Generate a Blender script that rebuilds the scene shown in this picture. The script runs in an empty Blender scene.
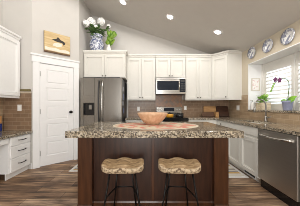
import bpy, bmesh, math, random
from mathutils import Matrix, Vector
random.seed(7)
PI = math.pi
SC = bpy.context.scene
COL = SC.collection

# ------------------------------------------------------------------ camera, world, light, exposure
cd = bpy.data.cameras.new('camera')
cd.sensor_width = 36.0
cd.lens = 18.0
cd.shift_x = 2 / 300
cd.shift_y = 3.5 / 300
cd.clip_start = 0.02
cam = bpy.data.objects.new('camera', cd)
COL.objects.link(cam)
cam.location = (0, 0, 1.2)
cam.rotation_euler = (PI / 2, 0, 0)
SC.camera = cam

W = bpy.data.worlds.new('world')
SC.world = W
W.use_nodes = True
bg = W.node_tree.nodes['Background']
bg.inputs['Color'].default_value = (0.93, 0.97, 1.0, 1)
bg.inputs['Strength'].default_value = 1.1

SC.view_settings.view_transform = 'Standard'
SC.view_settings.look = 'None'
SC.view_settings.gamma = 1.0
SC.view_settings.exposure = 0.62
try:
    SC.cycles.filter_width = 0.9      # crisper pixel filter, as in the photograph
except AttributeError:
    pass


def area_light(name, loc, rot, sx, sy, power, color=(1, 1, 1)):
    l = bpy.data.lights.new(name, 'AREA')
    l.shape = 'RECTANGLE'
    l.size = sx
    l.size_y = sy
    l.energy = power
    l.color = color
    o = bpy.data.objects.new(name, l)
    o.location = loc
    o.rotation_euler = rot
    COL.objects.link(o)
    return o


# added area light behind the camera, standing in for unseen window daylight
area_light('rear_fill_light', (-0.25, -2.75, 1.45), (PI / 2 + 0.1, 0, 0), 1.35, 2.2, 84, (1, 0.985, 0.96))
# daylight coming in through the sink window
area_light('sink_window_daylight', (3.3, 2.7, 1.9), (0, PI / 2 + 0.15, 0), 1.2, 1.5, 13, (1.0, 0.97, 0.92))


# ------------------------------------------------------------------ helpers
def srgb(r, g, b):
    def f(c):
        c /= 255.0
        return c / 12.92 if c <= 0.04045 else ((c + 0.055) / 1.055) ** 2.4
    return (f(r), f(g), f(b), 1.0)


class MB:
    """collects shapes into one bmesh"""

    def __init__(self):
        self.bm = bmesh.new()

    def box(self, x0, x1, y0, y1, z0, z1, bev=0.0, seg=1):
        r = bmesh.ops.create_cube(self.bm, size=1.0)
        vs = r['verts']
        for v in vs:
            v.co = Vector(((x0 + x1) / 2 + v.co.x * (x1 - x0), (y0 + y1) / 2 + v.co.y * (y1 - y0),
                           (z0 + z1) / 2 + v.co.z * (z1 - z0)))
        if bev > 0:
            es = list({e for v in vs for e in v.link_edges})
            bmesh.ops.bevel(self.bm, geom=es, offset=bev, segments=seg, affect='EDGES', profile=0.5)
        return self

    def prism(self, poly, h0, h1, axis='z', bev=0.0):
        n = len(poly)

        def P(a, b, h):
            return {'z': (a, b, h), 'y': (a, h, b), 'x': (h, a, b)}[axis]
        lo = [self.bm.verts.new(P(a, b, h0)) for a, b in poly]
        hi = [self.bm.verts.new(P(a, b, h1)) for a, b in poly]
        fs = [self.bm.faces.new(lo[::-1]), self.bm.faces.new(hi)]
        for i in range(n):
            j = (i + 1) % n
            fs.append(self.bm.faces.new((lo[i], lo[j], hi[j], hi[i])))
        bmesh.ops.recalc_face_normals(self.bm, faces=fs)
        if bev > 0:
            es = list({e for f in fs[:2] for e in f.edges})
            bmesh.ops.bevel(self.bm, geom=es, offset=bev, segments=2, affect='EDGES', profile=0.5)
        return self

    def lathe(self, prof, c=(0, 0, 0), seg=28, axis='z', smooth=True):
        rings = []
        for r, h in prof:
            ring = []
            if r < 1e-6:
                ring = [self._pt(c, 0, 0, h, axis)]
            else:
                for k in range(seg):
                    a = 2 * PI * k / seg
                    ring.append(self._pt(c, r * math.cos(a), r * math.sin(a), h, axis))
            rings.append(ring)
        fs = []
        for A, B in zip(rings, rings[1:]):
            if len(A) == 1 and len(B) == 1:
                continue
            for k in range(seg):
                j = (k + 1) % seg
                if len(A) == 1:
                    fs.append(self.bm.faces.new((A[0], B[k], B[j])))
                elif len(B) == 1:
                    fs.append(self.bm.faces.new((A[k], A[j], B[0])))
                else:
                    fs.append(self.bm.faces.new((A[k], A[j], B[j], B[k])))
        for f in fs:
            f.smooth = smooth
        bmesh.ops.recalc_face_normals(self.bm, faces=fs)
        return self

    def _pt(self, c, a, b, h, axis):
        p = {'z': (a, b, h), 'y': (a, h, b), 'x': (h, a, b)}[axis]
        return self.bm.verts.new((c[0] + p[0], c[1] + p[1], c[2] + p[2]))

    def cyl(self, c, r, h0, h1, axis='z', seg=20):
        return self.lathe([(0, h0), (r, h0), (r, h1), (0, h1)], c, seg, axis, smooth=False)

    def tube(self, pts, r, seg=10, caps=True):
        pts = [Vector(p) for p in pts]
        rad = r if isinstance(r, (list, tuple)) else [r] * len(pts)
        rings = []
        up = None
        for i, p in enumerate(pts):
            t = (pts[min(i + 1, len(pts) - 1)] - pts[max(i - 1, 0)]).normalized()
            if up is None:
                up = t.orthogonal().normalized()
            else:
                up = (up - t * up.dot(t)).normalized()
            s = t.cross(up)
            rings.append([self.bm.verts.new(p + (up * math.cos(2 * PI * k / seg) + s * math.sin(2 * PI * k / seg)) * rad[i])
                          for k in range(seg)])
        fs = []
        for A, B in zip(rings, rings[1:]):
            for k in range(seg):
                j = (k + 1) % seg
                fs.append(self.bm.faces.new((A[k], A[j], B[j], B[k])))
        for f in fs:
            f.smooth = True
        if caps:
            fs.append(self.bm.faces.new(rings[0][::-1]))
            fs.append(self.bm.faces.new(rings[-1]))
        bmesh.ops.recalc_face_normals(self.bm, faces=fs)
        return self

    def ball(self, c, r, sub=2, sq=(1, 1, 1)):
        m = Matrix.Translation(c) @ Matrix.Diagonal((r * sq[0], r * sq[1], r * sq[2], 1))
        ret = bmesh.ops.create_icosphere(self.bm, subdivisions=sub, radius=1.0, matrix=m)
        for v in ret['verts']:
            for f in v.link_faces:
                f.smooth = True
        return self

    def leaf(self, base, direc, length, width, up=(0, 0, 1), bend=0.2, fold=0.15, n=6):
        """a blade with thickness that widens and tapers, arching away from up"""
        base = Vector(base)
        d = Vector(direc).normalized()
        u = Vector(up)
        s = d.cross(u)
        if s.length < 1e-4:
            s = Vector((1, 0, 0))
        s.normalize()
        nrm = s.cross(d).normalized()
        th = max(0.0012, width * 0.03)
        top, bot = [], []
        for i in range(n + 1):
            t = i / n
            w = width * 0.5 * (math.sin(PI * min(1, 0.06 + t * 0.94)) ** 0.8) + 0.0008
            c = base + d * (length * t) - nrm * (bend * length * t * t)
            row = [c - s * w + nrm * (fold * w), c, c + s * w + nrm * (fold * w)]
            top.append([self.bm.verts.new(p + nrm * th) for p in row])
            bot.append([self.bm.verts.new(p) for p in row])
        fs = []
        for i in range(n):
            for k in range(2):
                fs.append(self.bm.faces.new((top[i][k], top[i][k + 1], top[i + 1][k + 1], top[i + 1][k])))
                fs.append(self.bm.faces.new((bot[i][k + 1], bot[i][k], bot[i + 1][k], bot[i + 1][k + 1])))
            fs.append(self.bm.faces.new((bot[i][0], top[i][0], top[i + 1][0], bot[i + 1][0])))
            fs.append(self.bm.faces.new((top[i][2], bot[i][2], bot[i + 1][2], top[i + 1][2])))
        for f in fs:
            f.smooth = True
        bmesh.ops.recalc_face_normals(self.bm, faces=fs)
        return self

    def xf(self, m):
        bmesh.ops.transform(self.bm, matrix=m, verts=self.bm.verts)
        return self

    def build(self, name, m, parent=None):
        me = bpy.data.meshes.new(name)
        self.bm.to_mesh(me)
        self.bm.free()
        me.materials.append(m)
        o = bpy.data.objects.new(name, me)
        COL.objects.link(o)
        if parent:
            o.parent = parent
        return o


def tag(o, label, cat, group=None):
    o['label'] = label
    o['category'] = cat
    if group:
        o['group'] = group
    return o


def thing(name, label, cat, loc=(0, 0, 0), rotz=0.0, group=None):
    o = bpy.data.objects.new(name, None)
    o.empty_display_size = 0.05
    COL.objects.link(o)
    o.location = loc
    o.rotation_euler = (0, 0, rotz)
    return tag(o, label, cat, group)


def struct(o):
    o['kind'] = 'structure'
    return o


def dup(root, loc, rotz=None, label=None):
    r = root.copy()
    COL.objects.link(r)
    r.location = loc
    if rotz is not None:
        r.rotation_euler = (0, 0, rotz)
    if label:
        r['label'] = label
    for ch in list(root.children):
        c = ch.copy()
        COL.objects.link(c)
        c.parent = r
        for g in list(ch.children):
            d = g.copy()
            COL.objects.link(d)
            d.parent = c
    return r


# ------------------------------------------------------------------ materials
class NT:
    def __init__(self, name):
        self.m = bpy.data.materials.new(name)
        self.m.use_nodes = True
        self.t = self.m.node_tree
        self.b = self.t.nodes['Principled BSDF']

    def n(self, kind, **kw):
        nd = self.t.nodes.new(kind)
        for k, v in kw.items():
            if k in nd.inputs:
                nd.inputs[k].default_value = v
            else:
                setattr(nd, k, v)
        return nd

    def l(self, a, b):
        self.t.links.new(a, b)

    def coords(self, scale=(1, 1, 1), plane=None, rot=(0, 0, 0)):
        tc = self.n('ShaderNodeTexCoord')
        src = tc.outputs['Object']
        if plane:
            sp = self.n('ShaderNodeSeparateXYZ')
            cb = self.n('ShaderNodeCombineXYZ')
            self.l(src, sp.inputs[0])
            self.l(sp.outputs[plane[0]], cb.inputs[0])
            self.l(sp.outputs[plane[1]], cb.inputs[1])
            src = cb.outputs[0]
        mp = self.n('ShaderNodeMapping')
        mp.inputs['Scale'].default_value = scale
        mp.inputs['Rotation'].default_value = rot
        self.l(src, mp.inputs[0])
        return mp.outputs[0]

    def noise(self, vec, scale, detail=3, rough=0.5):
        nd = self.n('ShaderNodeTexNoise')
        nd.inputs['Scale'].default_value = scale
        nd.inputs['Detail'].default_value = detail
        nd.inputs['Roughness'].default_value = rough
        self.l(vec, nd.inputs['Vector'])
        return nd.outputs['Fac']

    def ramp(self, fac, stops, const=False):
        r = self.n('ShaderNodeValToRGB')
        if const:
            r.color_ramp.interpolation = 'CONSTANT'
        e = r.color_ramp.elements
        while len(e) < len(stops):
            e.new(0.5)
        for el, (p, c) in zip(e, stops):
            el.position = p
            el.color = c
        self.l(fac, r.inputs[0])
        return r.outputs[0]

    def mix(self, fac, a, b, mode='MIX'):
        mx = self.n('ShaderNodeMix', data_type='RGBA', blend_type=mode)
        for val, idx in ((fac, 0), (a, 6), (b, 7)):
            if hasattr(val, 'links'):
                self.l(val, mx.inputs[idx])
            else:
                mx.inputs[idx].default_value = val
        return mx.outputs[2]

    def bump(self, h, strength=0.2, dist=0.01):
        b = self.n('ShaderNodeBump')
        b.inputs['Strength'].default_value = strength
        b.inputs['Distance'].default_value = dist
        self.l(h, b.inputs['Height'])
        self.l(b.outputs[0], self.b.inputs['Normal'])

    def color(self, c):
        self.l(c, self.b.inputs['Base Color'])


def plain(name, rgb, rough=0.5, metal=0.0, var=0.04, scale=20.0, spec=0.5, coat=0.0):
    """painted, moulded or metal surface with a faint procedural mottling"""
    t = NT(name)
    c = srgb(*rgb)
    v = t.coords()
    f = t.noise(v, scale, 3)
    d = tuple(x * (1 - var) for x in c[:3]) + (1,)
    e = tuple(min(1, x * (1 + var)) for x in c[:3]) + (1,)
    t.color(t.ramp(f, [(0.3, d), (0.7, e)]))
    t.b.inputs['Roughness'].default_value = rough
    t.b.inputs['Metallic'].default_value = metal
    t.b.inputs['Specular IOR Level'].default_value = spec
    t.b.inputs['Coat Weight'].default_value = coat
    return t.m


def wood(name, cols, axis='x', scale=6.0, stretch=14.0, rough=0.5, ring=0.0, bump=0.05):
    t = NT(name)
    s = {'x': (1, stretch, stretch), 'y': (stretch, 1, stretch), 'z': (stretch, stretch, 1)}[axis]
    v = t.coords(s)
    f = t.noise(v, scale, 5, 0.6)
    st = [(0.28 + 0.44 * i / (len(cols) - 1), srgb(*c)) for i, c in enumerate(cols)]
    t.color(t.ramp(f, st))
    t.b.inputs['Roughness'].default_value = rough
    t.bump(f, bump, 0.004)
    return t.m


def granite(name, top=True):
    t = NT(name)
    v = t.coords()
    vo = t.n('ShaderNodeTexVoronoi')
    vo.inputs['Scale'].default_value = 76
    t.l(v, vo.inputs['Vector'])
    sp = t.n('ShaderNodeSeparateColor')
    t.l(vo.outputs['Color'], sp.inputs[0])
    big = t.ramp(sp.outputs[0], [(0.0, srgb(50, 46, 43)), (0.17, srgb(98, 90, 80)), (0.32, srgb(154, 143, 126)),
                                 (0.58, srgb(202, 188, 163)), (0.8, srgb(224, 214, 196))], const=True)
    vo2 = t.n('ShaderNodeTexVoronoi')
    vo2.inputs['Scale'].default_value = 150
    t.l(v, vo2.inputs['Vector'])
    sp2 = t.n('ShaderNodeSeparateColor')
    t.l(vo2.outputs['Color'], sp2.inputs[0])
    sm = t.ramp(sp2.outputs[1], [(0.0, srgb(46, 42, 38)), (0.18, srgb(134, 122, 106)), (0.5, srgb(164, 152, 132)),
                                 (0.8, srgb(132, 128, 122))], const=True)
    cl = t.noise(v, 7, 3)
    m1 = t.mix(0.3, big, sm)
    m2 = t.mix(1.0, m1, t.ramp(cl, [(0.3, (0.62, 0.6, 0.58, 1)), (0.65, (1, 0.99, 0.97, 1))]), 'MULTIPLY')
    t.color(m2)
    t.b.inputs['Roughness'].default_value = 0.1
    t.b.inputs['Specular IOR Level'].default_value = 1.0
    return t.m


def tile(name, plane, cols, mortar, bw=0.152, rh=0.076, rough=0.22, rot=0.0, off=0.5, mort=0.004):
    t = NT(name)
    v = t.coords((1, 1, 1), plane, (0, 0, rot))
    b = t.n('ShaderNodeTexBrick')
    b.offset = off
    b.inputs['Scale'].default_value = 1.0
    b.inputs['Brick Width'].default_value = bw
    b.inputs['Row Height'].default_value = rh
    b.inputs['Mortar Size'].default_value = mort
    b.inputs['Mortar Smooth'].default_value = 0.3
    b.inputs['Bias'].default_value = 0.0
    b.inputs['Color1'].default_value = srgb(*cols[0])
    b.inputs['Color2'].default_value = srgb(*cols[1])
    b.inputs['Mortar'].default_value = srgb(*mortar)
    t.l(v, b.inputs['Vector'])
    f = t.noise(v, 9, 4)
    t.color(t.mix(1.0, b.outputs['Color'], t.ramp(f, [(0.3, (0.82, 0.8, 0.78, 1)), (0.7, (1.0, 1.0, 1.0, 1))]), 'MULTIPLY'))
    t.b.inputs['Roughness'].default_value = rough
    t.bump(b.outputs['Fac'], -0.25, 0.003)
    return t.m


def floor_mat():
    t = NT('plank_floor')
    v = t.coords()
    b = t.n('ShaderNodeTexBrick')
    b.offset = 0.37
    b.offset_frequency = 2
    b.inputs['Scale'].default_value = 1.0
    b.inputs['Brick Width'].default_value = 1.15
    b.inputs['Row Height'].default_value = 0.15
    b.inputs['Mortar Size'].default_value = 0.0025
    b.inputs['Color1'].default_value = (0, 0, 0, 1)
    b.inputs['Color2'].default_value = (1, 1, 1, 1)
    b.inputs['Mortar'].default_value = (0.0, 0.0, 0.0, 1)
    t.l(v, b.inputs['Vector'])
    tone = t.ramp(b.outputs['Color'], [(0.0, srgb(92, 73, 57)), (0.3, srgb(138, 114, 90)), (0.55, srgb(166, 147, 125)),
                                      (0.8, srgb(114, 92, 71)), (1.0, srgb(156, 130, 101))])
    g = t.coords((1.0, 11, 1))
    f = t.noise(g, 2.4, 6, 0.7)
    g2 = t.coords((1.2, 7, 1))
    f2 = t.noise(g2, 1.6, 3)
    c = t.mix(1.0, tone, t.ramp(f, [(0.38, (0.36, 0.33, 0.31, 1)), (0.5, (1.05, 0.95, 0.95, 1)), (0.62, (1.75, 1.7, 1.62, 1))]), 'MULTIPLY')
    c = t.mix(1.0, c, t.ramp(f2, [(0.35, (0.62, 0.58, 0.54, 1)), (0.6, (1.1, 1.1, 1.1, 1))]), 'MULTIPLY')
    c = t.mix(b.outputs['Fac'], c, srgb(50, 40, 33))
    t.color(c)
    t.b.inputs['Roughness'].default_value = 0.5
    t.b.inputs['Specular IOR Level'].default_value = 0.3
    t.bump(f, 0.06, 0.003)
    return t.m


def steel(name, rgb, rough=0.28, axis='z'):
    t = NT(name)
    s = {'z': (90, 90, 1), 'x': (1, 90, 90)}[axis]
    v = t.coords(s)
    f = t.noise(v, 3, 3)
    c = srgb(*rgb)
    t.color(t.ramp(f, [(0.3, tuple(x * 0.9 for x in c[:3]) + (1,)), (0.7, c)]))
    t.b.inputs['Metallic'].default_value = 1.0
    t.b.inputs['Roughness'].default_value = rough
    return t.m


def blotch(name, base, ink, scale, lo, hi, rough=0.2, detail=2):
    t = NT(name)
    v = t.coords()
    f = t.noise(v, scale, detail)
    t.color(t.ramp(f, [(lo, srgb(*base)), (hi, srgb(*ink))]))
    t.b.inputs['Roughness'].default_value = rough
    return t.m


def plate_mat():
    t = NT('blue_white_china')
    tc = t.n('ShaderNodeTexCoord')
    ln = t.n('ShaderNodeVectorMath', operation='LENGTH')
    t.l(tc.outputs['Object'], ln.inputs[0])
    rim = t.ramp(ln.outputs['Value'], [(0.0, (0, 0, 0, 1)), (0.070, (0, 0, 0, 1)), (0.078, (0.7, 0.7, 0.7, 1)),
                                       (0.112, (0.7, 0.7, 0.7, 1)), (0.121, (0.9, 0.9, 0.9, 1))])
    f = t.noise(t.coords(), 24, 3)
    f2 = t.noise(t.coords(), 16, 3)
    ink = t.ramp(f, [(0.46, (0, 0, 0, 1)), (0.56, (1, 1, 1, 1))])
    ink2 = t.ramp(f2, [(0.5, (0, 0, 0, 1)), (0.56, (0.7, 0.7, 0.7, 1))])
    rimi = t.mix(1.0, rim, t.mix(0.25, ink, (1, 1, 1, 1)), 'MULTIPLY')
    fac = t.mix(1.0, rimi, ink2, 'LIGHTEN')
    bw = t.n('ShaderNodeRGBToBW')
    t.l(fac, bw.inputs[0])
    t.color(t.mix(bw.outputs[0], srgb(246, 247, 248), srgb(44, 62, 116)))
    t.b.inputs['Roughness'].default_value = 0.15
    return t.m


def mat_cloth():
    t = NT('red_floral_cloth')
    v = t.coords((1, 1, 1))
    f = t.noise(v, 7, 3)
    f2 = t.noise(v, 22, 2)
    red = t.mix(t.ramp(f2, [(0.4, (0, 0, 0, 1)), (0.6, (1, 1, 1, 1))]), srgb(206, 118, 108), srgb(190, 148, 124))
    t.color(t.mix(t.ramp(f, [(0.47, (0, 0, 0, 1)), (0.53, (1, 1, 1, 1))]), srgb(204, 188, 162), red))
    t.b.inputs['Roughness'].default_value = 0.85
    return t.m


def stripe_mat():
    t = NT('striped_rug')
    v = t.coords((1, 1, 1))
    sp = t.n('ShaderNodeSeparateXYZ')
    t.l(v, sp.inputs[0])
    ml = t.n('ShaderNodeMath', operation='MULTIPLY')
    ml.inputs[1].default_value = 3.1
    t.l(sp.outputs[1], ml.inputs[0])
    fr = t.n('ShaderNodeMath', operation='FRACT')
    t.l(ml.outputs[0], fr.inputs[0])
    t.color(t.ramp(fr.outputs[0], [(0.0, srgb(214, 208, 198)), (0.25, srgb(196, 160, 96)), (0.42, srgb(150, 146, 142)),
                                   (0.58, srgb(210, 204, 194)), (0.75, srgb(120, 112, 104)), (0.88, srgb(206, 198, 184))], const=True))
    t.b.inputs['Roughness'].default_value = 0.9
    return t.m


def glass_mat(name, tint=(0.95, 0.98, 1.0, 1), gloss=0.08):
    t = NT(name)
    tr = t.n('ShaderNodeBsdfTransparent')
    tr.inputs[0].default_value = tint
    gl = t.n('ShaderNodeBsdfGlossy')
    gl.inputs['Roughness'].default_value = 0.02
    mx = t.n('ShaderNodeMixShader')
    mx.inputs[0].default_value = gloss
    t.l(tr.outputs[0], mx.inputs[1])
    t.l(gl.outputs[0], mx.inputs[2])
    t.l(mx.outputs[0], t.t.nodes['Material Output'].inputs['Surface'])
    return t.m


def emit_mat(name, col, s):
    t = NT(name)
    t.b.inputs['Base Color'].default_value = col
    t.b.inputs['Emission Color'].default_value = col
    t.b.inputs['Emission Strength'].default_value = s
    return t.m


M = {}
M['wall'] = plain('wall_paint', (204, 201, 196), 0.7, var=0.015, scale=6)
M['wall_tan'] = plain('beige_wall_paint', (205, 194, 174), 0.7, var=0.015, scale=6)
M['ceiling'] = plain('ceiling_paint', (204, 199, 193), 0.85, var=0.015, scale=8)
M['trim'] = plain('white_trim_paint', (236, 236, 236), 0.4, var=0.01)
M['cab'] = plain('white_cabinet_paint', (222, 220, 213), 0.42, var=0.012)
M['desk'] = plain('cool_white_cabinet_paint', (242, 242, 241), 0.42, var=0.012)
M['floor'] = floor_mat()
M['granite'] = granite('speckled_granite')
M['tile_xz'] = tile('brown_subway_tile', ('X', 'Z'), [(148, 121, 96), (130, 105, 83)], (160, 140, 118), rough=0.35)
M['tile_yz'] = tile('daylit_subway_tile', ('Y', 'Z'), [(180, 157, 128), (164, 141, 114)], (192, 172, 146), rough=0.35)  # brown tile again, window daylight put into its lighter colours
M['slate'] = tile('slate_mosaic_tile', ('X', 'Z'), [(164, 118, 86), (128, 110, 96)], (126, 106, 90), 0.075, 0.075, 0.3, PI / 4, 0.0)
M['bullnose'] = plain('light_stone_trim', (186, 172, 152), 0.35)
M['bronze'] = plain('olive_bronze_trim', (104, 92, 52), 0.4, var=0.25, scale=40)
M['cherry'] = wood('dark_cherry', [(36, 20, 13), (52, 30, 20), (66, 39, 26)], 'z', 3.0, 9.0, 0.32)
M['cherry_lit'] = wood('lit_cherry', [(52, 29, 16), (70, 41, 23), (84, 50, 29)], 'z', 3.0, 9.0, 0.3)  # same cherry made lighter, light on the raised parts put into its colour
M['steel'] = steel('brushed_steel', (154, 150, 144), 0.26)
M['steel_dark'] = steel('brushed_dark_steel', (205, 200, 194), 0.42, 'x')
M['steel_light'] = steel('bright_steel', (214, 212, 208), 0.22, 'x')
M['black'] = plain('black_enamel', (20, 20, 22), 0.18, var=0.1)
M['iron'] = plain('black_iron', (24, 23, 23), 0.45, 0.6, var=0.1)
M['glassblack'] = plain('black_glass', (34, 40, 50), 0.15, var=0.05, spec=0.3)
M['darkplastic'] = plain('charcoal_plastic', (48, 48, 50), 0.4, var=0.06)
M['pewter'] = plain('dark_pewter', (84, 80, 76), 0.35, 0.9, var=0.08)
M['bowl'] = wood('turned_wood', [(190, 146, 112), (212, 172, 138), (226, 192, 160)], 'z', 5, 4, 0.45)
M['seat'] = wood('weathered_pine', [(96, 74, 50), (138, 112, 80), (168, 142, 106), (202, 184, 154)], 'x', 9, 5, 0.55, bump=0.3)
M['seat_side'] = blotch('rough_bark_edge', (196, 176, 146), (104, 84, 64), 42, 0.45, 0.62, 0.7, 4)
M['board'] = wood('maple_board', [(156, 114, 70), (178, 136, 88), (194, 154, 106)], 'x', 5, 9, 0.5)
M['board_dark'] = wood('walnut_board', [(48, 28, 17), (64, 39, 25), (76, 48, 32)], 'x', 5, 9, 0.45)
M['board_mid'] = wood('chestnut_board', [(72, 46, 28), (90, 60, 38), (104, 72, 48)], 'x', 5, 9, 0.45)
M['plank'] = wood('pine_plank', [(186, 156, 108), (206, 180, 132), (220, 198, 154)], 'x', 4, 10, 0.6)
M['plank_edge'] = plain('brown_plank_edge', (110, 82, 56), 0.6, var=0.15)
M['ink'] = plain('charcoal_paint', (58, 52, 48), 0.7, var=0.2, scale=60)
M['chalk'] = plain('white_chalk_paint', (232, 224, 208), 0.7, var=0.06, scale=40)
M['nickel'] = plain('brushed_nickel', (150, 147, 142), 0.3, 0.9, var=0.06)
M['china'] = plate_mat()
M['jar'] = blotch('blue_white_porcelain', (222, 226, 232), (62, 74, 118), 34, 0.46, 0.53, 0.12, 3)
M['porcelain'] = plain('white_porcelain', (232, 230, 226), 0.2)
M['bloom'] = plain('white_petals', (253, 253, 251), 0.7, var=0.03, scale=50)
M['green'] = blotch('dark_green_leaf', (108, 138, 74), (60, 86, 48), 18, 0.4, 0.6, 0.5)
M['lime'] = blotch('lime_green_leaf', (122, 152, 40), (84, 124, 30), 14, 0.4, 0.6, 0.5)
M['fresh'] = blotch('fresh_green_leaf', (176, 208, 108), (122, 172, 76), 14, 0.4, 0.6, 0.4)  # greens lightened in place of back-light from the window
M['orchidleaf'] = blotch('orchid_leaf', (150, 204, 70), (108, 172, 54), 10, 0.4, 0.6, 0.3)
M['purple'] = blotch('purple_petal', (116, 50, 104), (160, 104, 150), 40, 0.5, 0.7, 0.5)
M['stem'] = plain('green_stem', (92, 112, 60), 0.5, var=0.1)
M['bluepot'] = plain('periwinkle_glaze', (146, 150, 176), 0.35, var=0.06)
M['crate'] = wood('whitewashed_crate', [(168, 150, 122), (204, 188, 160), (220, 208, 184)], 'x', 5, 8, 0.7)
M['soil'] = plain('dark_soil', (58, 46, 36), 0.95, var=0.3, scale=80)
M['yellow'] = plain('yellow_enamel', (222, 160, 52), 0.3, var=0.06)
M['cobalt'] = plain('cobalt_blue', (34, 50, 120), 0.35, var=0.06)
M['tan'] = plain('tan_card', (196, 144, 92), 0.6, var=0.06)
M['outlet'] = plain('white_outlet_plastic', (230, 228, 222), 0.35, var=0.01)
M['glass'] = glass_mat('window_glass')
M['shutter'] = plain('shutter_paint', (226, 223, 217), 0.45, var=0.01)
M['cloth'] = mat_cloth()
M['clothedge'] = plain('cream_cloth_border', (208, 196, 176), 0.85, var=0.04)
M['rug'] = stripe_mat()
M['rugedge'] = plain('white_rug_border', (222, 220, 216), 0.9, var=0.06, scale=60)
M['lamp'] = emit_mat('lamp_lens', (1, 0.97, 0.92, 1), 12)
M['paper'] = plain('pale_paper', (212, 216, 226), 0.7, var=0.05)
M['paper_blue'] = plain('blue_paper', (120, 132, 168), 0.7, var=0.1, scale=60)
M['art'] = blotch('floral_print', (238, 234, 230), (206, 150, 150), 26, 0.55, 0.66, 0.6, 3)
M['frame'] = plain('pale_frame', (206, 198, 184), 0.5)
M['rubber'] = plain('rubber', (22, 22, 22), 0.8)

# ------------------------------------------------------------------ room shell
XR, XL, YB = 2.30, -2.79, 4.28


def ceil_h(x):
    return 2.52 + 0.33 * (XR - x)


struct(MB().box(-4.0, 3.0, -3.0, 4.6, -0.1, 0.0).build('floor', M['floor']))
m = MB()
m.prism([(-4.0, ceil_h(-4.0)), (2.9, ceil_h(2.9)), (2.9, ceil_h(2.9) + 0.12), (-4.0, ceil_h(-4.0) + 0.12)], -2.8, 4.5, 'y')
struct(m.build('ceiling', M['ceiling']))
# back wall with the sloped head
struct(MB().prism([(-1.72, 0), (2.75, 0), (2.75, ceil_h(2.75)), (-1.72, ceil_h(-1.72))], YB, YB + 0.14, 'y').build('wall_back', M['wall']))
struct(MB().prism([(XL - 0.12, 0), (-2.232, 0), (-2.232, ceil_h(-2.232)), (XL - 0.12, ceil_h(XL - 0.12))], 2.88, 3.0, 'y').build('wall_left_end', M['wall']))
struct(MB().prism([(-2.8, 0), (2.88, 0), (2.88, ceil_h(XL)), (-2.8, ceil_h(XL))], XL - 0.12, XL, 'x').build('wall_left', M['wall']))

# unseen rear wall behind the camera, added with its opening to shape light and reflections
m = MB()
m.prism([(-3.0, 0), (-0.95, 0), (-0.95, ceil_h(-0.95)), (-3.0, ceil_h(-3.0))], -2.9, -2.8, 'y')
m.prism([(0.45, 0), (2.75, 0), (2.75, ceil_h(2.75)), (0.45, ceil_h(0.45))], -2.9, -2.8, 'y')
m.box(-0.95, 0.45, -2.9, -2.8, 0, 0.3)
m.prism([(-0.95, 2.6), (0.45, 2.6), (0.45, ceil_h(0.45)), (-0.95, ceil_h(-0.95))], -2.9, -2.8, 'y')
struct(m.build('wall_rear_unseen', M['wall']))

# corner pantry wall (angled) with its door opening
PA = Vector((-2.23, 2.88, 0))
PROT = math.atan2(0.52, 0.6)
PL = 0.857
D0, D1, DH = 0.127, 0.74, 2.055


def pantry(mb):
    return mb.xf(Matrix.Translation(PA) @ Matrix.Rotation(PROT, 4, 'Z'))


m = MB()
m.box(0, D0 - 0.012, 0, 0.1, 0, 4.0)
m.box(D1 + 0.012, PL, 0, 0.1, 0, 4.0)
m.box(D0 - 0.012, D1 + 0.012, 0, 0.1, DH + 0.012, 4.0)
struct(pantry(m).build('wall_pantry', M['wall']))
PE = PA + Vector((math.cos(PROT) * PL, math.sin(PROT) * PL, 0))
struct(MB().prism([(PE.y + 0.002, 0), (YB, 0), (YB, ceil_h(PE.x)), (PE.y + 0.002, ceil_h(PE.x))], PE.x - 0.1, PE.x, 'x').build('wall_pantry_side', M['wall']))

# pantry door: five flat panels
dr = MB()
w_, st, rl = D1 - D0, 0.105, 0.085
dr.box(D0, D0 + st, 0.0, 0.035, 0.012, DH)
dr.box(D1 - st, D1, 0.0, 0.035, 0.012, DH)
zs = [0.012 + 0.19]
ph = (DH - 0.105 - zs[0] - 4 * rl) / 5
dr.box(D0 + st, D1 - st, 0.0, 0.035, 0.012, zs[0])
z = zs[0]
for k in range(5):
    dr.box(D0 + st, D1 - st, 0.012, 0.03, z, z + ph)
    dr.box(D0 + st + 0.022, D1 - st - 0.022, 0.004, 0.02, z + 0.022, z + ph - 0.022, 0.006)
    z += ph
    top = rl if k < 4 else 0.105
    dr.box(D0 + st, D1 - st, 0.0, 0.035, z, z + top)
    z += top
door = struct(pantry(dr).build('door_1', M['trim']))
kn = MB().lathe([(0, 0.0), (0.03, 0.0), (0.03, 0.008), (0.012, 0.012), (0.012, 0.035), (0.028, 0.045), (0.03, 0.06), (0.018, 0.072), (0, 0.074)], (0, 0, 0), 20, 'y')
kn.xf(Matrix.Translation((D1 - 0.06, 0, 1.08)) @ Matrix.Diagonal((1, -1, 1, 1)))
pantry(kn).build('door_knob', M['iron'], door)
for hz in (0.27, 1.1, 1.85):
    pantry(MB().box(D0 - 0.016, D0 + 0.006, -0.012, 0.004, hz - 0.05, hz + 0.05, 0.003)).build('hinge', M['pewter'], door)
m = MB()
m.box(0.012, D0 - 0.004, -0.02, 0, 0, DH + 0.01, 0.003)
m.box(D1 + 0.004, PL - 0.008, -0.02, 0, 0, DH + 0.01, 0.003)
m.box(-0.006, PL + 0.0, -0.024, 0, DH + 0.01, DH + 0.135, 0.003)
m.box(-0.022, PL + 0.012, -0.042, 0, DH + 0.135, DH + 0.172, 0.004)
struct(pantry(m).build('trim_1', M['trim']))

# right wall with the deep window niche
NY0, NY1, NZ0, NZ1 = 1.95, 3.45, 1.10, 2.17
XO = 2.74
m = MB()
m.box(XR, XO, -2.8, YB, 0, NZ0)
m.box(XR, XO, -2.8, NY0, NZ0, NZ1)
m.box(XR, XO, NY1, YB, NZ0, NZ1)
m.box(XR, XO, -2.8, YB, NZ1, ceil_h(XR))
struct(m.build('wall_right', M['wall_tan']))
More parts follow.
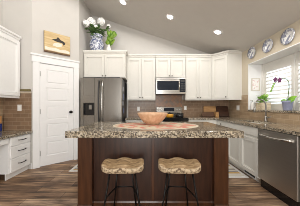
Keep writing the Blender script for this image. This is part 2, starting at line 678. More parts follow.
# white lining of the niche: two jambs and the head
m = MB()
m.box(XR + 0.002, 2.7, NY1 - 0.012, NY1, NZ0 + 0.03, NZ1)
m.box(XR + 0.002, 2.7, NY0, NY0 + 0.012, NZ0 + 0.03, NZ1)
m.box(XR - 0.004, 2.7, NY0, NY1, NZ1 - 0.012, NZ1 + 0.002)
struct(m.build('trim_2', M['trim']))
# granite sill
m = MB().box(XR - 0.035, 2.7, NY0 - 0.03, NY1 + 0.0, NZ0 - 0.005, NZ0 + 0.03, 0.004)
struct(m.build('trim_3', M['granite']))
# window: frame and panes
m = MB()
for y in (NY0 + 0.012, (NY0 + NY1) / 2 - 0.025, NY1 - 0.06):
    m.box(2.69, 2.73, y, y + 0.05, NZ0 + 0.03, NZ1 - 0.012)
m.box(2.69, 2.73, NY0 + 0.012, NY1 - 0.012, NZ0 + 0.03, NZ0 + 0.08)
m.box(2.69, 2.73, NY0 + 0.012, NY1 - 0.012, NZ1 - 0.06, NZ1 - 0.012)
win = struct(m.build('window_1', M['shutter']))
for y0, y1 in ((NY0 + 0.062, 2.675), (2.725, NY1 - 0.06)):
    MB().box(2.705, 2.711, y0, y1, NZ0 + 0.08, NZ1 - 0.06).build('pane', M['glass'], win)

# tiled backsplashes
struct(MB().box(-0.56, XR - 0.012, YB - 0.012, YB, 0.90, 1.40).build('wall_back_tile', M['tile_xz']))
struct(MB().box(0.215, 0.97, YB - 0.018, YB - 0.012, 0.94, 1.52).build('wall_back_mosaic', M['slate']))
m = MB()
m.box(XR - 0.012, XR, 1.5, YB, 0.90, NZ0 - 0.005)
m.box(XR - 0.012, XR, NY1 + 0.001, YB, NZ0 - 0.005, 1.47)
struct(m.build('wall_right_tile', M['tile_yz']))
struct(MB().box(XL + 0.001, -2.235, 2.868, 2.88, 0.70, 1.455).build('wall_left_end_tile', M['tile_xz']))
struct(MB().box(XL, XL + 0.012, -0.5, 2.868, 0.70, 1.40).build('wall_left_tile', M['tile_yz']))
struct(MB().box(-2.47, -2.235, 2.858, 2.88, 1.455, 1.49, 0.004).build('trim_4', M['bullnose']))
struct(MB().box(-2.465, -2.245, 2.845, 2.88, 1.492, 1.53, 0.004).build('trim_5', M['bronze']))
struct(MB().box(-2.242, -2.23, 2.87, 2.885, 0.0, 0.11).build('baseboard_left', M['trim']))


# ------------------------------------------------------------------ cabinets
def shaker(mb, x0, x1, z0, z1, y=0.0, fr=0.062, th=0.024):
    """door or drawer front, facing -Y, its back at y"""
    a, b = x0 + fr, x1 - fr
    c, d = z0 + fr, z1 - fr
    mb.box(x0, a, y - th, y, z0, z1, 0.002)
    mb.box(b, x1, y - th, y, z0, z1, 0.002)
    mb.box(a, b, y - th, y, z0, c, 0.002)
    mb.box(a, b, y - th, y, d, z1, 0.002)
    mb.box(a, b, y - 0.004, y, c, d)
    for q in ((a, a + 0.012, c, d), (b - 0.012, b, c, d), (a, b, c, c + 0.012), (a, b, d - 0.012, d)):
        mb.box(q[0], q[1], y - 0.012, y, q[2], q[3])
    return mb


def knob_mb(x, z, y=-0.02):
    k = MB().lathe([(0, 0), (0.007, 0.0), (0.007, 0.014), (0.015, 0.02), (0.015, 0.028), (0, 0.032)], (0, 0, 0), 14, 'y')
    return k.xf(Matrix.Translation((x, y, z)) @ Matrix.Diagonal((1, -1, 1, 1)))


def pull_mb(x, z, length=0.13, y=-0.02):
    k = MB()
    h = length / 2
    k.tube([(x - h, y, z), (x - h, y - 0.028, z), (x - h + 0.012, y - 0.034, z), (x, y - 0.038, z - 0.004),
            (x + h - 0.012, y - 0.034, z), (x + h, y - 0.028, z), (x + h, y, z)], 0.0065, 8)
    return k


def add_door(root, x0, x1, z0, z1, knob=None, mat='cab', y=0.0, xf=None):
    d = shaker(MB(), x0, x1, z0, z1, y)
    if xf is not None:
        d.xf(xf)
    o = d.build('door', M[mat], root)
    if knob:
        k = knob_mb(knob[0], knob[1], y - 0.02)
        if xf is not None:
            k.xf(xf)
        k.build('knob', M['pewter'], o)
    return o


def crown_poly(mb, pts, z, out, open_from=None):
    """stepped crown over a polygon outline: each step is the outline pushed outwards by hand-made lists"""
    for (p, h0, h1) in pts:
        mb.prism(p, z + h0, z + h1)
    return mb


def upper(label, x0, x1, yf, z0, z1, doors, crown=(True, True), zc=2.57, knob_side=None, group='white wall cabinets on the back wall', crown_back=None):
    """wall cabinet on the back wall; doors = list of (x0, x1, knob)"""
    root = thing('wall_cabinet', label, 'cabinet', (x0, yf, z0), 0, group)
    w, d, h = x1 - x0, YB - yf - 0.001, z1 - z0
    MB().box(0.001, w - 0.001, 0, d, 0, h, 0.002).build('cabinet_body', M['cab'], root)
    for a, b, k in doors:
        add_door(root, a - x0, b - x0, 0.012, 2.462 - z0, k and (k[0] - x0, k[1] - z0))
    c = MB()
    l, r = crown
    ly = 0.0 - 0.03
    for out, h0, h1 in ((0.016, 2.495, 2.53), (0.042, 2.53, zc)):
        db = d if crown_back is None else crown_back
        c.box(0.001 if not l else -out, w - 0.001, -out, d, h0 - z0, h1 - z0)
        if r:
            c.box(w - 0.001, w + out, -out, db, h0 - z0, h1 - z0)
    c.build('crown_moulding', M['cab'], root)
    if z0 < 1.5:
        MB().box(0.002, w - 0.002, 0.0, 0.018, -0.022, 0.0).build('light_rail', M['cab'], root)
    return root


YU = 3.95
upper('white double-door wall cabinet between refrigerator and microwave', -0.55, 0.198, YU, 1.385, 2.50,
      [(-0.543, -0.18, (-0.21, 1.435)), (-0.17, 0.19, (-0.14, 1.435))], (False, False))
upper('short white double-door cabinet directly above the microwave', 0.2, 0.983, YU, 1.955, 2.50,
      [(0.209, 0.586, (0.557, 2.0)), (0.597, 0.975, (0.627, 2.0))], (False, False))
upper('white double-door wall cabinet right of the microwave', 0.985, 1.678, YU, 1.385, 2.50,
      [(1.0, 1.329, (1.30, 1.435)), (1.341, 1.668, (1.37, 1.435))], (False, False))
upper('deep white cabinet above the refrigerator, carrying the flowers', -1.575, -0.553, 3.68, 1.90, 2.50,
      [(-1.545, -1.07, (-1.10, 1.945)), (-1.062, -0.565, (-1.03, 1.945))], (False, True), crown_back=0.2)

# diagonal corner wall cabinet
root = thing('corner_wall_cabinet', 'white corner wall cabinet with one angled door beside the window', 'cabinet', (1.682, YU, 1.385))
ox, oy = 1.682, YU
ex, ey = XR - 0.001 - ox, YB - 0.001 - oy
Bx, By = 1.965 - ox, 3.67 - oy
MB().prism([(0, 0), (Bx, By), (ex, By), (ex, ey), (0, ey)], 0, 1.115).build('cabinet_body', M['cab'], root)
L = math.hypot(Bx, By)
ang = math.atan2(By, Bx)
XFc = Matrix.Rotation(ang, 4, 'Z')
add_door(root, 0.012, L - 0.012, 0.012, 1.077, (L - 0.045, 0.05), 'cab', 0.0, XFc)
c = MB()
for o_, h0, h1 in ((0.016, 1.11, 1.145), (0.042, 1.145, 1.185)):
    q = o_ * 0.414
    c.prism([(0.0, -o_ * 1.0), (Bx - q, By - o_), (ex, By - o_), (ex, ey), (0, ey)], h0, h1)
c.build('crown_moulding', M['cab'], root)
MB().box(0.0, L, 0.0, 0.018, -0.022, 0.0).xf(XFc).build('light_rail', M['cab'], root)
MB().box(Bx + 0.01, ex, By + 0.001, By + 0.018, -0.022, 0.0).build('light_rail', M['cab'], root)


# left wall cabinet, facing +X
def left_upper():
    root = thing('wall_cabinet', 'white wall cabinet above the desk on the left wall', 'cabinet', (-2.455, 1.55, 1.385), PI / 2)
    w, d, h = 2.866 - 1.55, 2.79 - 2.455 - 0.001, 1.075
    MB().box(0, w, 0, d, 0, h, 0.002).build('cabinet_body', M['desk'], root)
    hw = w / 2
    add_door(root, 0.01, hw - 0.003, 0.012, 1.04, (hw - 0.04, 0.05), 'desk')
    add_door(root, hw + 0.003, w - 0.012, 0.012, 1.04, (hw + 0.04, 0.05), 'desk')
    c = MB()
    for out, h0, h1 in ((0.016, 1.115, 1.15), (0.042, 1.15, 1.185)):
        c.box(0, w, -out, d, h0 - 0.04, h1 - 0.04)
    c.build('crown_moulding', M['desk'], root)
    MB().box(0, w, 0.0, 0.018, -0.03, 0.0).build('light_rail', M['desk'], root)


left_upper()


def base_unit(label, loc, rotz, w, d, doors=(), drawers=(), mat='cab', h=0.88, kick=0.1, pulls=False, name='base_cabinet', group=None, kick_in=0.06):
    root = thing(name, label, 'cabinet', loc, rotz, group)
    MB().box(0, w, 0, d, kick, h, 0.002).build('cabinet_body', M[mat], root)
    MB().box(0, w, kick_in, kick_in + 0.015, 0, kick).build('toe_kick', M[mat], root)
    MB().box(0.001, w - 0.001, d - 0.03, d - 0.001, 0, kick).build('plinth', M[mat], root)
    for x0, x1, z0, z1, k in doors:
        add_door(root, x0, x1, z0, z1, k, mat)
    for x0, x1, z0, z1 in drawers:
        fr = 0.045 if z1 - z0 > 0.17 else 0.0
        if fr:
            o = MB().box(x0, x1, -0.02, 0, z0, z1, 0.003).build('drawer', M[mat], root)
        else:
            o = MB().box(x0, x1, -0.02, 0, z0, z1, 0.003).build('drawer', M[mat], root)
        if pulls:
            pull_mb((x0 + x1) / 2, (z0 + z1) / 2 + 0.01, 0.14).build('pull', M['iron'], o)
        elif pulls is not None:
            knob_mb((x0 + x1) / 2, (z0 + z1) / 2).build('knob', M['pewter'], o)
    return root


YF = 3.66
base_unit('white base cabinet on the back wall between refrigerator and range', (-0.55, YF, 0), 0, 0.755, YB - YF - 0.013,
          [(0.01, 0.374, 0.11, 0.70, (0.34, 0.65)), (0.38, 0.745, 0.11, 0.70, (0.415, 0.65))],
          [(0.01, 0.374, 0.715, 0.87), (0.38, 0.745, 0.715, 0.87)], group='white base cabinets')
base_unit('white base cabinet on the back wall right of the range', (0.985, YF, 0), 0, 0.70, YB - YF - 0.013,
          [(0.01, 0.347, 0.11, 0.70, (0.31, 0.65)), (0.353, 0.69, 0.11, 0.70, (0.39, 0.65))],
          [(0.01, 0.347, 0.715, 0.87), (0.353, 0.69, 0.715, 0.87)], group='white base cabinets')
XF = 1.69
base_unit('white corner base cabinet under the angled wall cabinet', (XF, YB - 0.013, 0), -PI / 2, YB - 0.013 - 3.185, XR - XF - 0.013,
          [(0.64, 1.07, 0.11, 0.70, (1.03, 0.65))], [(0.64, 1.07, 0.735, 0.87)], group='white base cabinets')
sinkcab = base_unit('white double-door sink base cabinet left of the dishwasher', (XF, 3.18, 0), -PI / 2, 0.905, XR - XF - 0.013,
                    [(0.012, 0.449, 0.11, 0.695, None), (0.455, 0.893, 0.11, 0.695, None)],
                    [(0.012, 0.893, 0.735, 0.87)], pulls=None, group='white base cabinets')
# vent register let into the toe kick of the sink cabinet
v = thing('vent_register', 'small dark vent grille in the toe kick under the sink cabinet', 'vent', (XF + 0.06, 2.73, 0.015), -PI / 2)
m = MB()
m.box(0.0, 0.3, -0.008, -0.001, 0.0, 0.014)
m.box(0.0, 0.3, -0.008, -0.001, 0.06, 0.074)
m.box(0.0, 0.014, -0.008, -0.001, 0.014, 0.06)
m.box(0.286, 0.3, -0.008, -0.001, 0.014, 0.06)
m.build('frame', M['trim'], v)
m = MB().box(0.014, 0.286, -0.003, -0.001, 0.014, 0.06)
for k in range(14):
    m.box(0.02 + k * 0.019, 0.026 + k * 0.019, -0.006, -0.003, 0.016, 0.058)
m.build('grille', M['darkplastic'], v)
# end cabinet past the dishwasher
base_unit('white end panel cabinet on the near side of the dishwasher', (XF, 1.655, 0), -PI / 2, 0.3, XR - XF - 0.013,
          [(0.01, 0.29, 0.11, 0.87, None)], (), group='white base cabinets')

# dishwasher
dw = thing('dishwasher', 'brushed steel dishwasher under the granite counter right of sink', 'dishwasher', (XF, 2.268, 0), -PI / 2)
MB().box(0.004, 0.602, 0.012, 0.58, 0.0, 0.872).build('tub', M['black'], dw)
o = MB().box(0.003, 0.603, -0.03, 0.011, 0.135, 0.868, 0.006, 2).build('door_panel', M['steel_dark'], dw)
h = MB()
pts = []
for i in range(15):
    t = i / 14
    pts.append((0.055 + 0.49 * t, -0.03 - 0.05 * math.sin(PI * t) ** 0.5 - 0.004, 0.80 - 0.012 * math.sin(PI * t)))
h.tube(pts, [0.011 + 0.006 * abs(2 * i / 14 - 1) for i in range(15)], 10)
h.build('handle', M['steel_light'], dw)
MB().box(0.006, 0.60, 0.035, 0.05, 0.0, 0.13).build('kick_plate', M['black'], dw)

# desk drawer unit on the left, facing +X
du = base_unit('white three-drawer unit under the left desk top', (-2.25, 2.425, 0), PI / 2, 0.443, 2.79 - 2.25 - 0.013, (),
               [(0.02, 0.425, 0.545, 0.685), (0.02, 0.425, 0.345, 0.53), (0.02, 0.425, 0.11, 0.33)], 'desk', 0.70, pulls=True, name='drawer_unit', kick_in=0.05)
pd = thing('pencil_drawer', 'shallow white drawer under the desk top over the knee space', 'drawer', (-2.25, 1.55, 0.60), PI / 2)
MB().box(0, 0.873, 0.0, 0.45, 0.0, 0.098, 0.002).build('drawer_box', M['desk'], pd)
MB().box(0.02, 0.853, -0.02, 0, 0.006, 0.085, 0.003).build('drawer_front', M['desk'], pd)
base_unit('white desk cabinet at the near end of the left desk', (-2.25, 1.1, 0), PI / 2, 0.449, 2.79 - 2.25 - 0.013, (),
          [(0.02, 0.425, 0.545, 0.685), (0.02, 0.425, 0.345, 0.53), (0.02, 0.425, 0.11, 0.33)], 'desk', 0.70, pulls=True, name='drawer_unit', kick_in=0.05)

# ------------------------------------------------------------------ worktops
m = MB().box(-2.777, -2.205, 1.08, 2.867, 0.70, 0.742, 0.004)
tag(m.build('desk_top', M['granite']), 'granite desk top along the left wall below the wall cabinet', 'desk top')
m = MB().box(-0.55, 0.205, 3.62, YB - 0.013, 0.88, 0.92, 0.003)
tag(m.build('worktop', M['granite']), 'short granite worktop between refrigerator and range', 'worktop')
m = MB()
x1 = XR - 0.013
m.prism([(0.98, 3.62), (1.58, 3.62), (1.625, 3.60), (1.645, 3.56), (1.645, 3.12), (x1, 3.12), (x1, YB - 0.013), (0.98, YB - 0.013)], 0.88, 0.92)
m.box(1.645, x1, 1.33, 2.45, 0.88, 0.92)
m.box(1.645, 1.80, 2.45, 3.12, 0.88, 0.92)
m.box(2.13, x1, 2.45, 3.12, 0.88, 0.92)
tag(m.build('worktop', M['granite']), 'long L-shaped granite worktop running around the corner with the sink', 'worktop')

# sink set under the L worktop
sk = thing('sink', 'undermount steel sink in the granite worktop below the window', 'sink', (1.965, 2.785, 0.70))
m = MB()
m.box(-0.185, 0.185, -0.355, 0.355, 0.0, 0.01)
m.box(-0.185, -0.168, -0.355, 0.355, 0.01, 0.178)
m.box(0.168, 0.185, -0.355, 0.355, 0.01, 0.178)
m.box(-0.168, 0.168, -0.355, -0.338, 0.01, 0.178)
m.box(-0.168, 0.168, 0.338, 0.355, 0.01, 0.178)
m.build('basin', M['steel_dark'], sk)
MB().lathe([(0, 0.0), (0.04, 0.0), (0.045, 0.006), (0.02, 0.003), (0, 0.003)], (0, 0, 0.0101), 20).build('drain', M['pewter'], sk)

fa = thing('faucet', 'tall dark gooseneck faucet behind the sink', 'faucet', (2.20, 2.80, 0.92))
MB().lathe([(0, 0), (0.032, 0), (0.032, 0.008), (0.024, 0.02), (0.021, 0.09), (0.015, 0.10), (0, 0.10)], (0, 0, 0), 20).build('base', M['nickel'], fa)
pts = [(0, 0, 0.09), (0, 0, 0.2), (0, 0, 0.30)]
for i in range(1, 11):
    a = PI * i / 10
    pts.append((-0.105 + 0.105 * math.cos(a), 0.0, 0.30 + 0.11 * math.sin(a)))
pts.append((-0.212, 0, 0.26))
MB().tube(pts, 0.0125, 12).build('spout', M['nickel'], fa)
MB().tube([(-0.212, 0, 0.27), (-0.214, 0, 0.22), (-0.215, 0, 0.17)], [0.014, 0.018, 0.021], 12).build('spray_head', M['nickel'], fa)
MB().tube([(0, -0.018, 0.07), (0.0, -0.05, 0.075), (0.0, -0.085, 0.085), (0.0, -0.12, 0.10)], [0.014, 0.011, 0.008, 0.008], 10).build('lever', M['nickel'], fa)

# ------------------------------------------------------------------ island
IX0, IX1, IY0, IY1 = -0.937, 1.083, 1.69, 2.77
isl = thing('kitchen_island', 'dark cherry wood island base standing under the large granite slab', 'kitchen island', (0.060, 1.76, 0))
hw = 0.888
MB().box(-hw + 0.15, hw - 0.15, 0.07, 0.945, 0.0, 0.845).build('front_panel', M['cherry'], isl)
for s in (-1, 1):
    x0, x1 = (-hw, -hw + 0.17) if s < 0 else (hw - 0.17, hw)
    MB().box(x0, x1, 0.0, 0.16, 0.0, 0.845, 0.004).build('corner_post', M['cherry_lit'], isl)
    xa, xb = (-hw + 0.012, -hw + 0.15) if s < 0 else (hw - 0.15, hw - 0.012)
    MB().box(xa, xb, 0.16, 0.945, 0.0, 0.845).build('side_panel', M['cherry'], isl)
MB().box(-0.016, 0.016, 0.058, 0.07, 0.05, 0.845, 0.003).build('centre_batten', M['cherry_lit'], isl)
m = MB()
m.prism([(0.07, 0.0), (0.052, 0.0), (0.052, 0.035), (0.06, 0.05), (0.07, 0.052)], -hw + 0.17, hw - 0.17, 'x')
for s in (-1, 1):
    x0, x1 = (-hw, -hw + 0.17) if s < 0 else (hw - 0.17, hw)
    m.prism([(0.0, 0.0), (-0.014, 0.0), (-0.014, 0.035), (-0.006, 0.05), (0.0, 0.052)], x0, x1, 'x')
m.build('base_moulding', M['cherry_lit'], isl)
m = MB().box(IX0, IX1, IY0, IY1, 0.845, 0.92, 0.003)
tag(m.build('island_worktop', M['granite']), 'large thick granite slab on the dark wood island', 'worktop')

# ------------------------------------------------------------------ refrigerator
fr = thing('refrigerator', 'brushed steel french-door refrigerator with water dispenser', 'refrigerator', (-1.065, 3.40, 0))
FW = 0.47
MB().box(-FW + 0.005, FW - 0.005, 0.075, 0.82, 0.02, 1.845, 0.004).build('body', M['darkplastic'], fr)
dl = MB()
RX0, RX1, RZ0, RZ1 = -0.40, -0.155, 1.0, 1.285
dl.box(-FW, RX0, 0.0, 0.07, 0.72, 1.855, 0.006)
dl.box(RX1, -0.003, 0.0, 0.07, 0.72, 1.855, 0.006)
dl.box(RX0, RX1, 0.0, 0.07, 0.72, RZ0)
dl.box(RX0, RX1, 0.0, 0.07, RZ1, 1.855)
dl.box(RX0, RX1, 0.055, 0.07, RZ0, RZ1)
od = dl.build('door', M['steel'], fr)
o = MB().box(RX0 - 0.01, RX1 + 0.01, -0.006, 0.0, RZ1, RZ1 + 0.17, 0.002).build('control_panel', M['steel'], od)
m = MB()
m.box(RX0, RX1, 0.045, 0.0549, RZ0, RZ1)
m.box(RX0, RX0 + 0.012, 0.002, 0.045, RZ0, RZ1)
m.box(RX1 - 0.012, RX1, 0.002, 0.045, RZ0, RZ1)
m.box(RX0 + 0.012, RX1 - 0.012, 0.002, 0.045, RZ1 - 0.02, RZ1)
m.box(RX0 + 0.012, RX1 - 0.012, 0.002, 0.045, RZ0, RZ0 + 0.02)
m.build('dispenser_niche', M['black'], od)
MB().box(-0.29, -0.215, 0.02, 0.044, 1.13, 1.24, 0.006).build('paddle', M['nickel'], od)
od2 = MB().box(0.003, FW, 0.0, 0.07, 0.72, 1.855, 0.008, 2).build('door', M['steel'], fr)
fz = MB().box(-FW, FW, 0.0, 0.07, 0.06, 0.705, 0.008, 2).build('freezer_drawer', M['steel'], fr)
MB().tube([(-0.38, -0.002, 0.64), (-0.38, -0.05, 0.64), (0.0, -0.06, 0.64), (0.38, -0.05, 0.64), (0.38, -0.002, 0.64)], 0.012, 10).build('handle', M['steel_light'], fz)


def fridge_handle(s):
    p = []
    for i in range(13):
        t = i / 12
        p.append((s * (0.04 + 0.0 * t), -0.012 - 0.06 * math.sin(PI * t) ** 0.6, 0.80 + 0.99 * t))
    return MB().tube(p, 0.013, 10)


fridge_handle(-1).build('handle', M['darkplastic'], od)  # left handle darkened to stand in for the shade strip between the doors
fridge_handle(1).build('handle', M['steel_light'], od2)
MB().box(-FW + 0.05, FW - 0.05, 0.02, 0.12, 1.846, 1.872, 0.003).build('hinge_cover', M['darkplastic'], fr)
MB().box(-FW + 0.02, FW - 0.02, 0.09, 0.7, 0.0, 0.02).build('foot_rail', M['black'], fr)

notes = [(3.60, 1.62, 0.09, 0.11, 'paper', 'pale note pinned highest on the refrigerator side'),
         (3.66, 1.43, 0.13, 0.15, 'paper_blue', 'blue note pinned on the refrigerator side under the highest note'),
         (3.58, 1.27, 0.10, 0.10, 'paper', 'small pale note third from the top on the refrigerator side'),
         (3.68, 1.10, 0.14, 0.13, 'paper_blue', 'blue card pinned lowest on the refrigerator side')]
for y, z, a, b, mt, lb in notes:
    n_ = MB().box(-0.595 - 0.0035, -0.595 - 0.0005, y - a / 2, y + a / 2, z - b / 2, z + b / 2)
    n_.xf(Matrix.Translation((-0.004 + 0.0045, 0, 0)))
    tag(n_.build('paper_note', M[mt]), lb, 'note', 'notes on the refrigerator side')

# ------------------------------------------------------------------ range and microwave
ra = thing('range', 'steel and black electric range set between the base cabinets', 'range', (0.592, 3.60, 0))
RW = 0.378
MB().box(-RW, RW, 0.03, 0.66, 0.08, 0.905, 0.003).build('body', M['darkplastic'], ra)
MB().box(-RW, RW, 0.0, 0.66, 0.905, 0.925, 0.004).build('cooktop', M['black'], ra)
o = MB().box(-RW, RW, -0.01, 0.03, 0.27, 0.80, 0.006).build('oven_door', M['steel'], ra)
MB().box(-0.27, 0.27, -0.014, -0.01, 0.36, 0.66, 0.002).build('window', M['glassblack'], o)
MB().tube([(-0.33, -0.01, 0.76), (-0.33, -0.055, 0.76), (0, -0.06, 0.76), (0.33, -0.055, 0.76), (0.33, -0.01, 0.76)], 0.012, 10).build('handle', M['steel_light'], o)
MB().box(-RW, RW, -0.008, 0.03, 0.81, 0.904, 0.004).build('front_rail', M['black'], ra)
MB().box(-RW, RW, -0.01, 0.03, 0.09, 0.26, 0.006).build('storage_drawer', M['steel'], ra)
MB().box(-RW + 0.02, RW - 0.02, 0.1, 0.6, 0.0, 0.08).build('plinth', M['black'], ra)
bgd = MB().box(-0.36, 0.36, 0.60, 0.655, 0.925, 1.185, 0.008).build('backguard', M['steel'], ra)
MB().box(-0.15, 0.14, 0.594, 0.60, 1.075, 1.16, 0.002).build('display', M['glassblack'], bgd)
for kx in (-0.3, -0.22, 0.22, 0.3):
    MB().lathe([(0, 0), (0.024, 0), (0.02, 0.022), (0, 0.022)], (0, 0, 0), 16, 'y').xf(
        Matrix.Translation((kx, 0.60, 1.115)) @ Matrix.Diagonal((1, -1, 1, 1))).build('knob', M['steel_light'], bgd)
for bx, by, br in ((-0.19, 0.17, 0.1), (0.19, 0.17, 0.08), (-0.19, 0.45, 0.08), (0.19, 0.45, 0.1)):
    MB().lathe([(br - 0.006, 0.925), (br - 0.006, 0.9265), (br, 0.9265), (br, 0.925)], (bx, by, 0), 28).build('burner_ring', M['darkplastic'], ra)

mw = thing('microwave', 'steel over-the-range microwave with dark glass door', 'microwave', (0.592, 3.875, 1.525))
MW = 0.378
MB().box(-MW, MW, 0.03, 0.40, 0.0, 0.42, 0.004).build('body', M['darkplastic'], mw)
m = MB()
m.box(-MW, 0.225, 0.0, 0.029, 0.055, 0.10)
m.box(-MW, 0.225, 0.0, 0.029, 0.335, 0.375)
m.box(-MW, -MW + 0.022, 0.0, 0.029, 0.10, 0.335)
m.box(0.20, 0.225, 0.0, 0.029, 0.10, 0.335)
o = m.build('door', M['steel_light'], mw)
MB().box(-MW + 0.022, 0.20, 0.006, 0.02, 0.10, 0.335).build('window', M['glassblack'], o)
MB().tube([(0.213, 0.0, 0.10), (0.213, -0.035, 0.11), (0.213, -0.04, 0.21), (0.213, -0.035, 0.32), (0.213, 0.0, 0.33)], 0.011, 10).build('handle', M['steel_light'], o)
cp = MB().box(0.232, MW, 0.0, 0.029, 0.055, 0.375, 0.003).build('control_panel', M['glassblack'], mw)
MB().box(0.25, 0.36, -0.002, 0.0, 0.315, 0.355).build('display', M['darkplastic'], cp)
m = MB()
for r_ in range(5):
    for q in range(3):
        m.box(0.252 + q * 0.038, 0.28 + q * 0.038, -0.002, 0.0, 0.08 + r_ * 0.043, 0.108 + r_ * 0.043)
m.build('keypad', M['darkplastic'], cp)
MB().box(-MW, MW, 0.0, 0.029, 0.38, 0.42, 0.003).build('top_vent', M['steel_light'], mw)
MB().box(-MW, MW, 0.0, 0.029, 0.0, 0.05, 0.003).build('bottom_rail', M['steel_light'], mw)

# pots on the range
pt = thing('cooking_pot', 'small yellow pot with black lid on the cooktop behind the bowl', 'pot', (0.55, 3.80, 0.926))
MB().lathe([(0, 0), (0.075, 0), (0.092, 0.02), (0.097, 0.055), (0.09, 0.09), (0.084, 0.09), (0.084, 0.06), (0, 0.02)], (0, 0, 0), 28).build('pot_body', M['yellow'], pt)
MB().lathe([(0, 0.091), (0.09, 0.091), (0.086, 0.1), (0.04, 0.113), (0.014, 0.116), (0.014, 0.13), (0.02, 0.138), (0, 0.142)], (0, 0, 0), 24).build('lid', M['black'], pt)
pn = thing('saucepan', 'black saucepan on the right of the cooktop beside the yellow pot', 'pan', (0.80, 3.83, 0.926))
MB().lathe([(0, 0), (0.098, 0), (0.104, 0.01), (0.108, 0.10), (0.1, 0.10), (0.096, 0.012), (0, 0.01)], (0, 0, 0), 28).build('pan_body', M['black'], pn)
MB().tube([(-0.07, -0.08, 0.085), (-0.1, -0.12, 0.095), (-0.14, -0.17, 0.10)], 0.01, 8).build('handle', M['darkplastic'], pn)

# ------------------------------------------------------------------ bowl and cloth on the island
mtc = thing('table_mat', 'large oval red and cream cloth lying on the island top', 'cloth', (0.11, 2.22, 0.9205))
el = [(0.59 * math.cos(2 * PI * k / 56), 0.37 * math.sin(2 * PI * k / 56)) for k in range(56)]
MB().prism(el, 0, 0.003).build('cloth_centre', M['cloth'], mtc)
m = MB()
n = 56
ri, ro = [], []
for k in range(n):
    c_, s_ = math.cos(2 * PI * k / n), math.sin(2 * PI * k / n)
    ri.append((0.59 * c_, 0.37 * s_))
    ro.append((0.625 * c_, 0.405 * s_))
for k in range(n):
    j = (k + 1) % n
    v = [m.bm.verts.new((p[0], p[1], h_)) for h_ in (0.0, 0.004) for p in (ri[k], ro[k], ro[j], ri[j])]
    for f in ((3, 2, 1, 0), (4, 5, 6, 7), (1, 2, 6, 5), (0, 4, 7, 3)):
        m.bm.faces.new([v[i] for i in f])
m.build('border', M['clothedge'], mtc)
bw = thing('wooden_bowl', 'large turned wooden bowl standing on the red and cream cloth', 'bowl', (0.07, 2.35, 0.9245))
MB().lathe([(0, 0), (0.10, 0), (0.105, 0.012), (0.15, 0.045), (0.19, 0.09), (0.225, 0.145), (0.238, 0.172), (0.232, 0.178), (0.222, 0.172),
            (0.205, 0.14), (0.17, 0.085), (0.12, 0.045), (0.06, 0.03), (0, 0.028)], (0, 0, 0), 48).build('bowl', M['bowl'], bw)


